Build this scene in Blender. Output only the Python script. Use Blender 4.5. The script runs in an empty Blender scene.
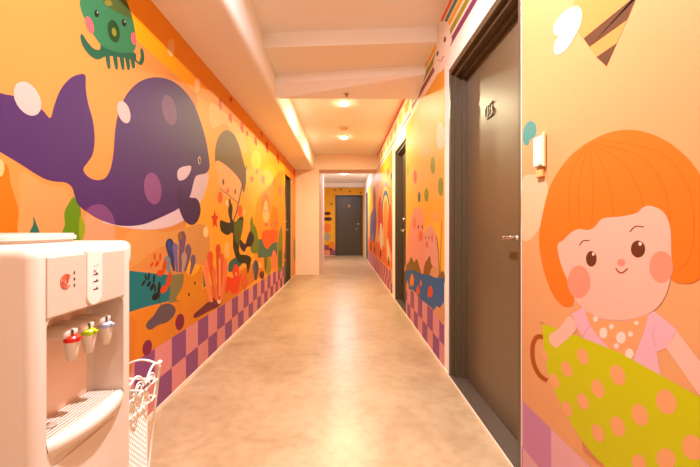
import bpy, bmesh, math, random
from mathutils import Vector, Matrix
random.seed(4)
S = bpy.context.scene
C = S.collection
F, CX, CY, CH = 360.0, 344.0, 227.0, 1.05
XL, XR = -1.066, 0.735
ZC, ZB = 2.63, 2.30           # ceiling, soffit / beam underside
YB, YE = -2.6, 13.2           # ends of the corridor

# ------------------------------------------------------------------ materials
def s2l(c):
    return tuple((v/255/12.92 if v/255 <= .04045 else ((v/255+.055)/1.055)**2.4) for v in c)
MATS = {}
def mat(name, rgb, rough=.5, metal=0, noise=0, nscale=8, spec=.5, emit=0, bump=0, coat=0, trans=0, stretch=(1,1,1)):
    if name in MATS: return MATS[name]
    m = bpy.data.materials.new(name); m.use_nodes = True
    nt = m.node_tree; b = nt.nodes['Principled BSDF']
    col = s2l(rgb) + (1,)
    b.inputs['Base Color'].default_value = col
    b.inputs['Roughness'].default_value = rough
    b.inputs['Metallic'].default_value = metal
    b.inputs['Specular IOR Level'].default_value = spec
    b.inputs['Coat Weight'].default_value = coat
    b.inputs['Transmission Weight'].default_value = trans
    if emit:
        b.inputs['Emission Color'].default_value = col
        b.inputs['Emission Strength'].default_value = emit
    if noise or bump:
        tc = nt.nodes.new('ShaderNodeTexCoord'); mp = nt.nodes.new('ShaderNodeMapping')
        mp.inputs['Scale'].default_value = stretch
        nz = nt.nodes.new('ShaderNodeTexNoise'); nz.inputs['Scale'].default_value = nscale
        nz.inputs['Detail'].default_value = 5
        nt.links.new(tc.outputs['Object'], mp.inputs['Vector']); nt.links.new(mp.outputs['Vector'], nz.inputs['Vector'])
        if noise:
            mx = nt.nodes.new('ShaderNodeMix'); mx.data_type = 'RGBA'
            mx.inputs['A'].default_value = tuple(v*(1-noise) for v in col[:3]) + (1,)
            mx.inputs['B'].default_value = tuple(min(1, v*(1+noise)) for v in col[:3]) + (1,)
            nt.links.new(nz.outputs['Fac'], mx.inputs['Factor']); nt.links.new(mx.outputs['Result'], b.inputs['Base Color'])
        if bump:
            bp = nt.nodes.new('ShaderNodeBump'); bp.inputs['Strength'].default_value = bump
            bp.inputs['Distance'].default_value = .01
            nt.links.new(nz.outputs['Fac'], bp.inputs['Height']); nt.links.new(bp.outputs['Normal'], b.inputs['Normal'])
    MATS[name] = m
    return m
def l2s(v):
    v = max(0, min(.93, v)); return round(255*(12.92*v if v <= .0031308 else 1.055*v**(1/2.4)-.055))
LIGHT_COMP = [.56, .45, .5]      # section's print colour scale, painted lighter to offset weaker light
def paint(rgb, rough=.5):
    # colour scaled by section to look like rgb under the hall's warm lamps
    lin = s2l(rgb); rgb = (l2s(lin[0]*LIGHT_COMP[0]), l2s(lin[1]*LIGHT_COMP[1]), l2s(lin[2]*LIGHT_COMP[2]))
    return mat('print_%d_%d_%d' % rgb, rgb, rough, noise=.03, nscale=5, spec=.2)

PLASTER = mat('cream_plaster', (248, 234, 218), .75, noise=.03, nscale=3, spec=.25)
CEIL = mat('ceiling_paint', (253, 246, 238), .8, noise=.02, nscale=2, spec=.2)
PIER = mat('peach_wall_paint', (248, 220, 198), .7, noise=.02, nscale=3, spec=.3)
WHITE_TRIM = mat('cream_trim', (250, 226, 200), .5)
DFRAME = mat('brown_door_frame_steel', (84, 66, 44), .4, noise=.05, nscale=6)
DLEAF = mat('brown_door_leaf_steel', (100, 80, 54), .38, noise=.05, nscale=5, coat=.1)
DARKLEAF = mat('dark_brown_door_leaf_steel', (66, 52, 34), .38, noise=.05, nscale=5)
GRANITE = mat('speckled_granite', (88, 72, 60), .3, noise=.6, nscale=120)
BRASS = mat('aged_brass', (150, 110, 50), .35, metal=.8)
CHROME = mat('satin_chrome', (205, 195, 185), .25, metal=1)
PLASTIC = mat('white_glossy_plastic', (222, 202, 184), .28, spec=.5, coat=.2)
PANEL = mat('champagne_panel_plastic', (208, 188, 166), .35, noise=.02)
NICHE = mat('cream_niche_plastic', (250, 212, 184), .35)
WIRE = mat('white_enamelled_wire', (250, 240, 226), .4)
BLACK = mat('black_plastic', (28, 24, 22), .4)
LAMPRING = mat('white_lamp_ring', (250, 244, 236), .4)
LAMPGLOW = mat('lamp_glow', (255, 226, 178), .5, emit=40)

def floor_material():
    m = bpy.data.materials.new('polished_cream_stone'); m.use_nodes = True
    nt = m.node_tree; b = nt.nodes['Principled BSDF']; L = nt.links
    tc = nt.nodes.new('ShaderNodeTexCoord')
    n1 = nt.nodes.new('ShaderNodeTexNoise'); n1.inputs['Scale'].default_value = 2.6; n1.inputs['Detail'].default_value = 8; n1.inputs['Roughness'].default_value = .62; n1.inputs['Distortion'].default_value = .6
    n2 = nt.nodes.new('ShaderNodeTexNoise'); n2.inputs['Scale'].default_value = 16; n2.inputs['Detail'].default_value = 6
    r = nt.nodes.new('ShaderNodeValToRGB')
    r.color_ramp.elements[0].position = .30; r.color_ramp.elements[0].color = s2l((172, 138, 100)) + (1,)
    r.color_ramp.elements[1].position = .62; r.color_ramp.elements[1].color = s2l((196, 164, 126)) + (1,)
    r2 = nt.nodes.new('ShaderNodeValToRGB')
    r2.color_ramp.elements[0].position = .25; r2.color_ramp.elements[0].color = (.86, .82, .76, 1)
    r2.color_ramp.elements[1].position = .55; r2.color_ramp.elements[1].color = (1, 1, 1, 1)
    mx = nt.nodes.new('ShaderNodeMix'); mx.data_type = 'RGBA'; mx.blend_type = 'MULTIPLY'; mx.inputs['Factor'].default_value = 1
    L.new(tc.outputs['Object'], n1.inputs['Vector']); L.new(tc.outputs['Object'], n2.inputs['Vector'])
    L.new(n1.outputs['Fac'], r.inputs['Fac']); L.new(n2.outputs['Fac'], r2.inputs['Fac'])
    L.new(r.outputs['Color'], mx.inputs['A']); L.new(r2.outputs['Color'], mx.inputs['B'])
    L.new(mx.outputs['Result'], b.inputs['Base Color'])
    mr = nt.nodes.new('ShaderNodeMapRange'); mr.inputs['To Min'].default_value = .27; mr.inputs['To Max'].default_value = .40
    L.new(n1.outputs['Fac'], mr.inputs['Value']); L.new(mr.outputs['Result'], b.inputs['Roughness'])
    b.inputs['Specular IOR Level'].default_value = .5
    return m
FLOOR = floor_material()

# ------------------------------------------------------------------ mesh helpers
def link(name, bm, mats, parent=None, smooth=False):
    me = bpy.data.meshes.new(name); bm.normal_update(); bm.to_mesh(me); bm.free()
    for m in (mats if isinstance(mats, (list, tuple)) else [mats]): me.materials.append(m)
    if smooth:
        for p in me.polygons: p.use_smooth = True
    o = bpy.data.objects.new(name, me); C.objects.link(o)
    if parent: o.parent = parent; o.matrix_parent_inverse = Matrix.Translation(-Vector(parent.location))
    return o
def thing(name, loc, label=None, cat=None, group=None, kind=None):
    o = bpy.data.objects.new(name, None); C.objects.link(o); o.location = loc
    o.empty_display_size = .1
    tag(o, label, cat, group, kind); return o
def tag(o, label=None, cat=None, group=None, kind=None):
    for k, v in (('label', label), ('category', cat), ('group', group), ('kind', kind)):
        if v: o[k] = v
    return o
def box(bm, x0, x1, y0, y1, z0, z1, bevel=0, seg=3, mi=0):
    r = bmesh.ops.create_cube(bm, size=1)
    vs = r['verts']
    for v in vs:
        v.co = Vector(((x0+x1)/2 + v.co.x*(x1-x0), (y0+y1)/2 + v.co.y*(y1-y0), (z0+z1)/2 + v.co.z*(z1-z0)))
    fs = set(f for v in vs for f in v.link_faces)
    for f in fs: f.material_index = mi
    if bevel:
        es = list(set(e for v in vs for e in v.link_edges))
        bmesh.ops.bevel(bm, geom=es, offset=bevel, segments=seg, affect='EDGES', profile=.5, clamp_overlap=True)
def tube(bm, pts, r, seg=6, closed=False):
    pts = [Vector(p) for p in pts]; n = len(pts); rings = []
    for i, p in enumerate(pts):
        a = pts[i-1] if (i > 0 or closed) else p
        b = pts[(i+1) % n] if (i < n-1 or closed) else p
        d = (b-a).normalized()
        up = Vector((0, 0, 1)) if abs(d.z) < .9 else Vector((1, 0, 0))
        u = d.cross(up).normalized(); w = d.cross(u)
        rr = r[i] if isinstance(r, (list, tuple)) else r
        rings.append([bm.verts.new(p + (u*math.cos(t) + w*math.sin(t))*rr) for t in (2*math.pi*k/seg for k in range(seg))])
    for i in range(n if closed else n-1):
        A, B = rings[i], rings[(i+1) % n]
        for k in range(seg):
            bm.faces.new((A[k], A[(k+1) % seg], B[(k+1) % seg], B[k]))
    if not closed:
        bm.faces.new(rings[0]); bm.faces.new(rings[-1][::-1])
def lathe(bm, c, prof, axis='z', seg=24):
    """prof: list of (radius, height) about an axis through c"""
    rings = []
    for r, h in prof:
        ring = []
        for k in range(seg):
            t = 2*math.pi*k/seg; a, b = r*math.cos(t), r*math.sin(t)
            p = {'z': (a, b, h), 'x': (h, a, b), 'y': (a, h, b)}[axis]
            ring.append(bm.verts.new(Vector(c) + Vector(p)))
        rings.append(ring)
    for A, B in zip(rings, rings[1:]):
        for k in range(seg): bm.faces.new((A[k], A[(k+1) % seg], B[(k+1) % seg], B[k]))
    bm.faces.new(rings[0][::-1]); bm.faces.new(rings[-1])
def prism(bm, pts2, z0, z1, plane='xy'):
    f = {'xy': lambda a, b, h: (a, b, h), 'yz': lambda a, b, h: (h, a, b), 'xz': lambda a, b, h: (a, h, b)}[plane]
    A = [bm.verts.new(f(a, b, z0)) for a, b in pts2]; B = [bm.verts.new(f(a, b, z1)) for a, b in pts2]
    bm.faces.new(A[::-1]); bm.faces.new(B); n = len(A)
    for k in range(n): bm.faces.new((A[k], A[(k+1) % n], B[(k+1) % n], B[k]))
    bmesh.ops.recalc_face_normals(bm, faces=bm.faces[:])
def obox(name, m, parent, *a, **k):
    bm = bmesh.new(); box(bm, *a, **k); return link(name, bm, m, parent, smooth=False)
def struct(o): o['kind'] = 'structure'; return o

# ------------------------------------------------------------------ room shell
def boxes(name, lst, m, bevel=0):
    bm = bmesh.new()
    for b in lst: box(bm, *b, bevel=bevel)
    return struct(link(name, bm, m))
boxes('floor', [(XL-.3, XR+.3, YB-.2, YE+.2, -.1, 0)], FLOOR)
boxes('ceiling', [(XL-.3, XR+.3, YB-.2, YE+.2, ZC, ZC+.1)], CEIL)
DTOP = 2.15
D1 = (1.495, 2.54); D2 = (4.27, 5.21); D3 = (6.38, 7.25); D4 = (11.1, 12.0); DF = (-.32, .686)
def wall(name, x0, x1, holes):
    l = []; y = YB
    for a, b in holes:
        l.append((x0, x1, y, a, 0, ZC)); l.append((x0, x1, a, b, DTOP, ZC)); y = b
    l.append((x0, x1, y, YE, 0, ZC))
    boxes(name, l, PLASTER)
wall('wall_right', XR, XR+.25, [D1, D2, D4])
wall('wall_left', XL-.25, XL, [D3])
boxes('wall_end', [(XL-.25, DF[0], YE, YE+.25, 0, ZC), (DF[0], DF[1], YE, YE+.25, 2.22, ZC), (DF[1], XR+.25, YE, YE+.25, 0, ZC)], PLASTER)
boxes('wall_back', [(XL-.25, XR+.25, YB-.25, YB, 0, ZC)], PLASTER)
boxes('wall_pier', [(XL, -.548, 7.9, 9.9, 0, ZC)], PIER)
# soffit with softly rounded lower edge
bm = bmesh.new()
r = .05; pts = [(XL, ZC), (XL, ZB)]
for k in range(7):
    t = -math.pi/2 + k*math.pi/12
    pts.append((-.652-r+r*math.cos(t), ZB+r+r*math.sin(t)))
pts.append((-.652, ZC)); prism(bm, pts, YB, 7.89, 'xz')
struct(link('trim_soffit', bm, CEIL))
# stepped, slightly skewed cross beam
bm = bmesh.new()
prof = [(2.84, 2.93, ZC), (2.84, 2.93, 2.51), (3.24, 3.44, 2.51), (3.24, 3.44, 2.425), (3.58, 3.56, 2.32), (3.58, 3.56, ZC)]
A = [bm.verts.new((XR, y, z)) for y, _, z in prof]; B = [bm.verts.new((-.652, y, z)) for _, y, z in prof]
bm.faces.new(A); bm.faces.new(B[::-1])
for k in range(6): bm.faces.new((A[k], A[(k+1) % 6], B[(k+1) % 6], B[k]))
bmesh.ops.recalc_face_normals(bm, faces=bm.faces[:])
struct(link('trim_beam', bm, CEIL))
boxes('trim_header', [(-.652, XR, 7.885, 8.5, ZB+.01, ZC)], PIER)
boxes('trim_far_header', [(XL, XR, 12.9, YE, 2.49, ZC)], CEIL)
def base(name, x, s, segs):
    bm = bmesh.new()
    for a, b in segs: box(bm, min(x, x+s*.006), max(x, x+s*.006), a, b, 0, .022)
    struct(link(name, bm, WHITE_TRIM))
base('baseboard_left', XL, 1, [(YB, D3[0]), (D3[1], 7.9)])
base('baseboard_right', XR, -1, [(YB, D1[0]), (D1[1], D2[0]), (D2[1], D4[0]), (D4[1], YE)])

# ------------------------------------------------------------------ doors
def side_door(n, x, s, y0, y1, rec, leafm, hy=None):
    """s=+1: wall face looks -x (right wall); s=-1: left wall. rec = depth of the leaf"""
    t = thing('door_%d' % n, (x, (y0+y1)/2, 0), kind='structure')
    def X(a, b): a, b = x+s*a, x+s*b; return min(a, b), max(a, b)
    bm = bmesh.new()
    for (w, d0, d1) in ((.035, .004, .24), (.062, .03*rec/.1, .24), (.085, rec*.72, .24)):
        a, b = X(d0, d1)
        box(bm, a, b, y0, y0+w, 0, DTOP, bevel=.002, seg=1); box(bm, a, b, y1-w, y1, 0, DTOP, bevel=.002, seg=1)
        box(bm, a, b, y0+w, y1-w, DTOP-w, DTOP, bevel=.002, seg=1)
    link('door_frame', bm, DFRAME, t)
    a, b = X(rec, rec+.04)
    obox('door_leaf', leafm, t, a, b, y0+.085, y1-.085, .018, DTOP-.085, bevel=.003, seg=1)
    a, b = X(.0, .235)
    obox('threshold', GRANITE, t, a, b, y0+.003, y1-.003, 0, .016, bevel=.002, seg=1)
    a, b = X(.0, -.003) if False else X(-.004, .004)
    obox('threshold_edge', WHITE_TRIM, t, a, b, y0+.003, y1-.003, 0, .012)
    dr = -1 if hy else 1; hy = hy or y0+.085+.09
    xf = x+s*rec
    bm = bmesh.new()
    lathe(bm, (xf, hy, 1.0), [(.026, 0), (.026, -s*.008), (.012, -s*.01), (.011, -s*.045), (.002, -s*.048)], 'x')
    tube(bm, [(xf-s*.042, hy-dr*.005, 1.0), (xf-s*.045, hy+dr*.03, 1.0), (xf-s*.045, hy+dr*.12, .998)], [.011, .010, .008], 10)
    link('lever_handle', bm, CHROME, t, True)
    bm = bmesh.new()
    lathe(bm, (xf, hy, 1.15), [(.024, 0), (.024, -s*.008), (.014, -s*.012), (.013, -s*.022), (.003, -s*.024)], 'x')
    link('deadbolt', bm, CHROME, t, True)
    return t
d1 = side_door(1, XR, 1, *D1, .105, DLEAF)
side_door(2, XR, 1, *D2, .09, DARKLEAF, 4.93)
side_door(3, XL, -1, *D3, .06, DARKLEAF, 6.95)
side_door(4, XR, 1, *D4, .06, DARKLEAF)
# end door
t = thing('door_5', ((DF[0]+DF[1])/2, YE, 0), kind='structure')
bm = bmesh.new()
for a in ((DF[0], DF[0]+.05, 0, 2.22), (DF[1]-.05, DF[1], 0, 2.22), (DF[0]+.05, DF[1]-.05, 2.17, 2.22)):
    box(bm, a[0], a[1], YE-.02, YE+.2, a[2], a[3], bevel=.003, seg=1)
link('door_frame', bm, mat('darkest_frame', (58, 46, 38), .4), t)
obox('door_leaf', DARKLEAF, t, DF[0]+.05, DF[1]-.05, YE+.03, YE+.07, .01, 2.17, bevel=.003, seg=1)
bm = bmesh.new(); lathe(bm, (.53, YE+.03, .98), [(.03, 0), (.03, -.01), (.012, -.012), (.012, -.05)], 'y')
tube(bm, [(.53, YE-.02, .98), (.41, YE-.02, .975)], .012, 8); link('lever_handle', bm, CHROME, t, True)
bm = bmesh.new(); lathe(bm, (.53, YE+.03, 1.16), [(.03, 0), (.03, -.012), (.014, -.02)], 'y'); link('deadbolt', bm, CHROME, t, True)
bm = bmesh.new(); lathe(bm, (.19, YE+.03, 1.82), [(.055, 0), (.055, -.006), (.045, -.01)], 'y'); link('number_plate', bm, BRASS, t)
# brass 05
def text(name, body, size, M, m, parent, ext=.004):
    cu = bpy.data.curves.new(name, 'FONT'); cu.body = body; cu.size = size; cu.extrude = ext; cu.align_x = 'CENTER'; cu.align_y = 'CENTER'
    o = bpy.data.objects.new(name, cu); C.objects.link(o); o.matrix_world = M
    bpy.context.view_layer.update()
    me = bpy.data.meshes.new_from_object(o.evaluated_get(bpy.context.evaluated_depsgraph_get()))
    me.transform(M); C.objects.unlink(o); bpy.data.objects.remove(o)
    me.materials.clear(); me.materials.append(m)
    q = bpy.data.objects.new(name, me); C.objects.link(q); q.parent = parent
    q.matrix_parent_inverse = Matrix.Translation(-Vector(parent.location)); return q
def side_matrix(p, s):
    # reads correctly on the right wall (s=1) or on a face looking +x (s=-1)
    M = Matrix(((0, 0, -s, p[0]), (-s, 0, 0, p[1]), (0, 1, 0, p[2]), (0, 0, 0, 1))); return M
text('door_number', '05', .12, side_matrix((XR+.105-.006, 2.07, 1.715), 1), mat('dark_brass', (74, 46, 14), .4, metal=.3), d1, .003)

# ------------------------------------------------------------------ wall prints
class Wall:
    STEP = .00025
    def __init__(s, x): s.cnt = {}; s.x = x; s.d = 1 if x < 0 else -1
    def uv(s, px, py):
        Y = F*abs(s.x)/abs(px-CX); return Y, CH + (CY-py)/F*Y
    def p(s, Y, z, lay): return Vector((s.x + s.d*(.0008+.00012*lay), Y, z))
    def clip(s, u): return u
class EndWall:
    def __init__(s): s.cnt = {}
    def uv(s, px, py): return (px-CX)/F*YE, CH+(CY-py)/F*YE
    def p(s, u, z, lay): return Vector((u, YE-.001-.0006*lay, z))
WL, WR, WE = Wall(XL), Wall(XR), EndWall()
def smooth(pts, k=5):
    n = len(pts); out = []
    for i in range(n):
        p0, p1, p2, p3 = pts[i-1], pts[i], pts[(i+1) % n], pts[(i+2) % n]
        for j in range(k):
            t = j/k
            out.append(tuple(.5*((2*b)+(-a+c)*t+(2*a-5*b+4*c-d)*t*t+(-a+3*b-3*c+d)*t**3) for a, b, c, d in zip(p0, p1, p2, p3)))
    return out
def ell(cx, cy, rx, ry, tilt=0, n=22):
    t = math.radians(tilt); o = []
    for k in range(n):
        a = 2*math.pi*k/n; x, y = rx*math.cos(a), ry*math.sin(a)
        o.append((cx+x*math.cos(t)-y*math.sin(t), cy+x*math.sin(t)+y*math.cos(t)))
    return o
def club(hx, hy, rx, ry, bx, by, w=.8):
    o = []
    for k in range(13):
        a = math.pi + math.pi*k/12; o.append((hx+rx*math.cos(a), hy+ry*math.sin(a)))
    o += [(hx+rx*.8, hy+ry*.6), (bx+w, by), (bx-w, by), (hx-rx*.8, hy+ry*.6)]
    return o
def stroke(pts, w, wy=None):
    """thin ribbon along a polyline in photo pixels"""
    L_, R_ = [], []
    for i, p in enumerate(pts):
        a = pts[max(0, i-1)]; b = pts[min(len(pts)-1, i+1)]
        d = Vector((b[0]-a[0], b[1]-a[1])).normalized(); n_ = Vector((-d.y, d.x))*w/2
        L_.append((p[0]+n_.x, p[1]+n_.y)); R_.append((p[0]-n_.x, p[1]-n_.y))
    return L_ + R_[::-1]
def curve(pts, k=5):
    q = smooth([pts[0]]+list(pts)+[pts[-1]], k)
    return q[k:-(2*k)] + [pts[-1]]
class Fig:
    multi = False
    """one printed figure: polygons in flat coordinates on one wall"""
    def __init__(s, W, name, parent, multi=False): s.W, s.name, s.parent, s.multi, s.n, s.more = W, name, parent, multi, 0, []; s.bm = bmesh.new(); s.m = []; s.sub = []
    def poly(s, pts, rgb, lay, uv=False):
        c = s.W.cnt; k = int(lay); c[k] = c.get(k, 0)+1; lay = lay + min(c[k], 79)/85
        if s.multi and s.n: # every piece is an object of its own
            q = Fig(s.W, s.name, s.parent); q.extra = True; s.more.append(q); q.n = 0; q._add(pts, rgb, lay, uv); return s
        return s._add(pts, rgb, lay, uv)
    def _add(s, pts, rgb, lay, uv):
        s.n += 1; m = paint(rgb)
        vs = [s.bm.verts.new(s.W.p(*(q if uv else s.W.uv(*q)), lay)) for q in pts]
        if m not in s.m: s.m.append(m)
        f = s.bm.faces.new(vs); f.material_index = s.m.index(m); return s
    def S(s, pts, rgb, lay, k=5): return s.poly(smooth(pts, k), rgb, lay)
    def E(s, cx, cy, rx, ry, rgb, lay, tilt=0): return s.poly(ell(cx, cy, rx, ry, tilt), rgb, lay)
    def part(s, name): q = Fig(s.W, name, None); s.sub.append(q); return q
    def done(s):
        o = link(s.name, s.bm, s.m, s.parent)
        for q in s.more: q.parent = s.parent; q.done()
        for q in s.sub:
            q.parent = s.parent; c = q.done()
            c.parent = o; c.matrix_parent_inverse = Matrix.Identity(4) if False else c.matrix_parent_inverse
            c.matrix_parent_inverse = Matrix.Translation(-Vector(s.parent.location)); c.location = (0, 0, 0)
            # o itself sits at the mural's origin offset, so cancel that offset only once
            c.matrix_parent_inverse = Matrix.Identity(4)
        return o
def rect(f, u0, u1, z0, z1, rgb, lay): f.poly([(u0, z0), (u1, z0), (u1, z1), (u0, z1)], rgb, lay, uv=True)
def checker(W, mural, u0, u1, ph, purple, pink, rows=((.022, .18), (.18, .365)), du=.199, flip=0, lay=2):
    f = Fig(W, 'checkered_border', mural)
    k = math.floor((u0-ph)/du)
    while ph+k*du < u1:
        a, b = max(u0, ph+k*du), min(u1, ph+(k+1)*du)
        for r_, (z0, z1) in enumerate(rows):
            if b-a > .002: rect(f, a, b, z0, z1, purple if (k+r_+flip) % 2 == 0 else pink, lay)
        k += 1
    return f.done()
PURP, PINK = (158, 84, 128), (246, 152, 140)

# ---- left wall
ML = thing('wall_mural', (XL, 3, 0), 'orange undersea mural with a big purple whale covering the left wall', 'mural')
ML_Y1 = 6.36
f = Fig(WL, 'background', ML)
rect(f, .3, ML_Y1, .02, 2.012, (254, 174, 78), 0)
f.done()
LIGHT_COMP[:] = [.84, .80, .36]  # top band colour lifted to make up for dim light high up
f = Fig(WL, 'orange_top_band', ML)
rect(f, .3, 7.9, 2.012, ZB, (250, 156, 20), 1)
f.done()
LIGHT_COMP[:] = [.84, .80, .36]
# mural goes on past the door
f = Fig(WL, 'background_beyond_door', ML); rect(f, 7.27, 7.9, .02, 2.012, (250, 166, 60), 0)
f.E(294.5, 250, 1.2, 12, (170, 140, 80), 2).E(294, 200, 1, 14, (255, 190, 90), 2).E(294.3, 171.7, 1, 3, (230, 80, 20), 2); f.done()
LIGHT_COMP[:] = [.7, .7, .76]
checker(WL, ML, .3, ML_Y1, 2.227-.199*12, PURP, PINK, flip=1)
LIGHT_COMP[:] = [.84, .80, .36]
# soft washes of colour
f = Fig(WL, 'golden_field', ML)  # printed colour change, also brightened to offset weaker light farther along
f.poly([(2.50,.1),(ML_Y1,.1),(ML_Y1,2.01),(2.62,2.01),(2.56,1.7),(2.50,1.5),(2.44,1.2),(2.40,.9),(2.46,.5)], (254, 170, 56), 1, uv=True)
f.done()
f = Fig(WL, 'yellow_wash', ML, True)
f.S([(226,113),(243,131),(262,146),(283,163),(283,200),(272,228),(255,210),(246,180),(236,140)], (254, 182, 40), 2)
f.S([(210,103),(226,114),(240,128),(247,150),(240,150),(226,124),(212,128)], (255, 196, 150), 3)
f.E(270, 175, 7, 11, (255, 200, 20), 3); f.E(256, 160, 5, 10, (255, 205, 110), 3)
f.S([(256,205),(270,185),(283,175),(283,262),(256,262)], (255, 150, 20), 3)
f.done()
LIGHT_COMP[:] = [.56, .45, .5]
f = Fig(WL, 'pale_wash', ML, True)
f.S([(20,172),(45,185),(64,188),(72,200),(60,240),(15,245),(20,215)], (255, 184, 96), 1)
f.S([(128,232),(170,232),(205,225),(208,262),(190,262),(165,245),(128,268)], (255, 190, 90), 1)
f.E(99, 232, 16, 30, (255, 190, 124), 2, 0)
f.done()
LIGHT_COMP[:] = [.62, .58, .5]
f = Fig(WL, 'sandy_seabed', ML)
f.S([(60,330),(128,312),(169,302),(200,290),(225,280),(256,262),(283,258),(283,263),(262,275),(225,305),(172,345),(120,388),(60,420)], (255, 150, 36), 1, 3)
f.done()
f = Fig(WL, 'teal_sea', ML, True)
f.poly([(80,260),(129,270.6),(148.5,273),(171,275),(169,301),(148.5,306),(129,312),(80,326)], (18, 130, 140), 3)
f.poly([(171,275),(184,273.6),(184,288),(179.6,301),(169,303)], (146, 136, 84), 3)
f.poly([(203,267),(207,270),(210,284),(203,288)], (110, 134, 104), 3)
f.S([(229,263),(236,257),(243,255),(243,262),(238,268),(229,272)], (46, 120, 110), 3)
f.poly([(256,240),(266,238),(277.5,242),(277,256),(258,258)], (80, 130, 112), 4)
f.done()
LIGHT_COMP[:] = [.56, .45, .5]
# whale
w = Fig(WL, 'whale', ML)
w.S([(-30,82),(0,93),(14,96),(30,101),(43,111),(50,118),(54,105),(60,90),(69,79),(78,74.5),(85,75.3),(85.5,88),(88,104),(92.5,120),(94.5,138),(92.5,154),(87,163),(83,169),(86,175),(92,179),(99,180),(106,177),(111,166),(113.5,150),(115,130),(118.5,112),(126,95),(138,82.5),(152,77.5),(167,79),(180,86.5),(192,101),(200,120),(206,141),(209,160),(209.3,168),(206,173),(200,174.5),(196,176),(193.5,182),(189,198),(179,208),(168,214),(157,219),(146,223.5),(135.5,225.6),(124,226),(113.6,224.5),(103,221),(92,215.5),(79,206),(75,198),(72,188),(66,182.6),(55,181.5),(45,179),(34.6,173.4),(20,164),(0,152),(-30,134)], (88, 50, 108), 5, 4)
q = w.part('belly'); q.S([(104,221),(113,225),(135,229),(157,229.3),(175.5,224.5),(190,215.5),(201,201),(206.5,186),(208,174),(196,175),(185,190),(150,215)], (255, 240, 222), 4)
q = w.part('fin'); q.S([(179,186),(184,194),(190,197.5),(197,199),(200.5,209),(198,220),(192,225),(184.5,221),(179,209),(176.5,196)], (76, 44, 92), 6)
q = w.part('face_patch'); q.S([(177,174),(179,168.5),(186,166),(191,166.5),(189,174),(184,179.5),(178.5,180)], (255, 240, 222), 6)
q = w.part('eye'); q.E(199.3, 160.3, 1.5, 4, (255, 224, 190), 6); q.E(199.5, 160.6, .9, 2.6, (60, 34, 60), 7)
for a in ((27, 98.6, 12, 18.5, (255, 218, 192), -30), (123.5, 112, 6, 11.6, (255, 216, 190), -18), (169, 110, 7, 15.5, (132, 88, 126), -12), (152.5, 188.5, 8.6, 16, (158, 92, 138), -8)):
    q = w.part('spot'); q.E(a[0], a[1], a[2], a[3], a[4], 6, a[5])
q = w.part('spot'); q.S([(86,211),(90,206.5),(96,204.3),(103,205),(109,210),(113,217),(114,224.2),(103,220.6),(93,215.6)], (140, 82, 132), 6)
w.done()
# octopus
o = Fig(WL, 'octopus', ML)
o.S([(80,0),(80.3,8),(83,16),(88,26),(94,36),(101,45),(111,50.5),(123,52.8),(133,52),(136,43),(135,32),(132,17),(126,0),(118,-18),(104,-26),(88,-18)], (58, 146, 88), 4)
q = o.part('hat'); q.S([(100,-6),(103,2),(111,9),(122,14.5),(132,18.5),(126,0),(118,-18),(106,-24)], (84, 116, 52), 5); q.E(108, 3, 4, 3, (150, 150, 50), 6, 20)
q = o.part('tentacles')
q.S([(80,35.5),(82.5,34.5),(87,41.5),(93.5,48.5),(99.5,49.5),(101,44.5),(110,49.5),(133,52),(136,58),(134,60),(125,58),(108,56),(101,58.5),(96.5,59.5),(89,55),(82,45)], (38, 112, 74), 3)
for x, b in ((108.5, 69), (116, 69.5), (122.5, 70), (128, 70), (133, 68.5)):
    q.S([(x-3.5,53),(x-1,53),(x+.5,53),(x+1.8,b-3),(x+.8,b),(x-1,b-1),(x-2.8,60)], (38, 112, 74), 4, 4)
q.S([(134.5,56),(138,62),(140.5,57),(140,50.5),(141.5,48),(143.4,52),(144,60),(141.3,65),(137.5,63.5),(134,60)], (38, 112, 74), 4)
q = o.part('mouth'); q.E(113.4, 31.3, 5.8, 11.5, (34, 88, 40), 6, -12); q.E(113.8, 32, 2.2, 4.5, (150, 160, 50), 7, -12)
for x, y in ((96.3, 13.7), (123.7, 22.8)):
    q = o.part('eye'); q.E(x, y, 2.2, 3.8, (30, 46, 30), 7, -12); q.E(x+.8, y-1.3, .6, 1, (240, 226, 190), 8)
for a in ((89.3, 25, 3.6, 9, -18), (133.4, 38.5, 2.5, 6.5, -8)):
    q = o.part('cheek'); q.E(a[0], a[1], a[2], a[3], (252, 120, 116), 6, a[4])
o.done()
# seaweed near the dispenser
LIGHT_COMP[:] = [.62, .6, .66]
f = Fig(WL, 'orange_seaweed', ML)
f.S([(-25,180),(-6,178),(0,173),(4,163.5),(8.5,169),(10,182),(15,199),(18,211),(17,227),(19,250),(16,300),(-25,330)], (255, 122, 10), 2)
f.E(-1, 168, 5, 9, (255, 200, 120), 3); f.done()
f = Fig(WL, 'teal_seaweed', ML)
f.S([(33,216.5),(36.6,225),(41,237),(48,260),(32,262),(30,237),(29.8,231),(33,224)], (40, 112, 84), 3); f.done()
f = Fig(WL, 'green_seaweed', ML)
f.S([(73.7,197),(79.4,206),(80.8,215),(79,226),(82,240),(84,270),(60,272),(61,237),(64.5,225),(64,213),(68,204)], (106, 146, 8), 3)
f.S([(80,216),(84,223),(85,231),(81.4,241),(79,236),(78.7,226)], (160, 170, 20), 4); f.done()
f = Fig(WL, 'seaweed_leaf', ML, True)
for x, y, a, b, t in ((143.3,283,1.2,3.4,30),(145.5,277.5,.9,3.2,-15),(148.5,276.5,1,4,8),(148.6,284,1.6,3.2,30),(152,287,1.9,4.2,28),(153.7,279,1.1,5,3),(155,289,.9,4,3),(155.5,296.5,3.2,4.6,45),(158.8,288,1.6,6.6,4)):
    f.E(x, y, a, b, (22, 26, 24), 5, t)
f.poly(stroke([(160,294),(159,300),(162,310)], .5), (60, 50, 40), 5); f.done()
f = Fig(WL, 'seaweed_leaf', ML, True)
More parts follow.
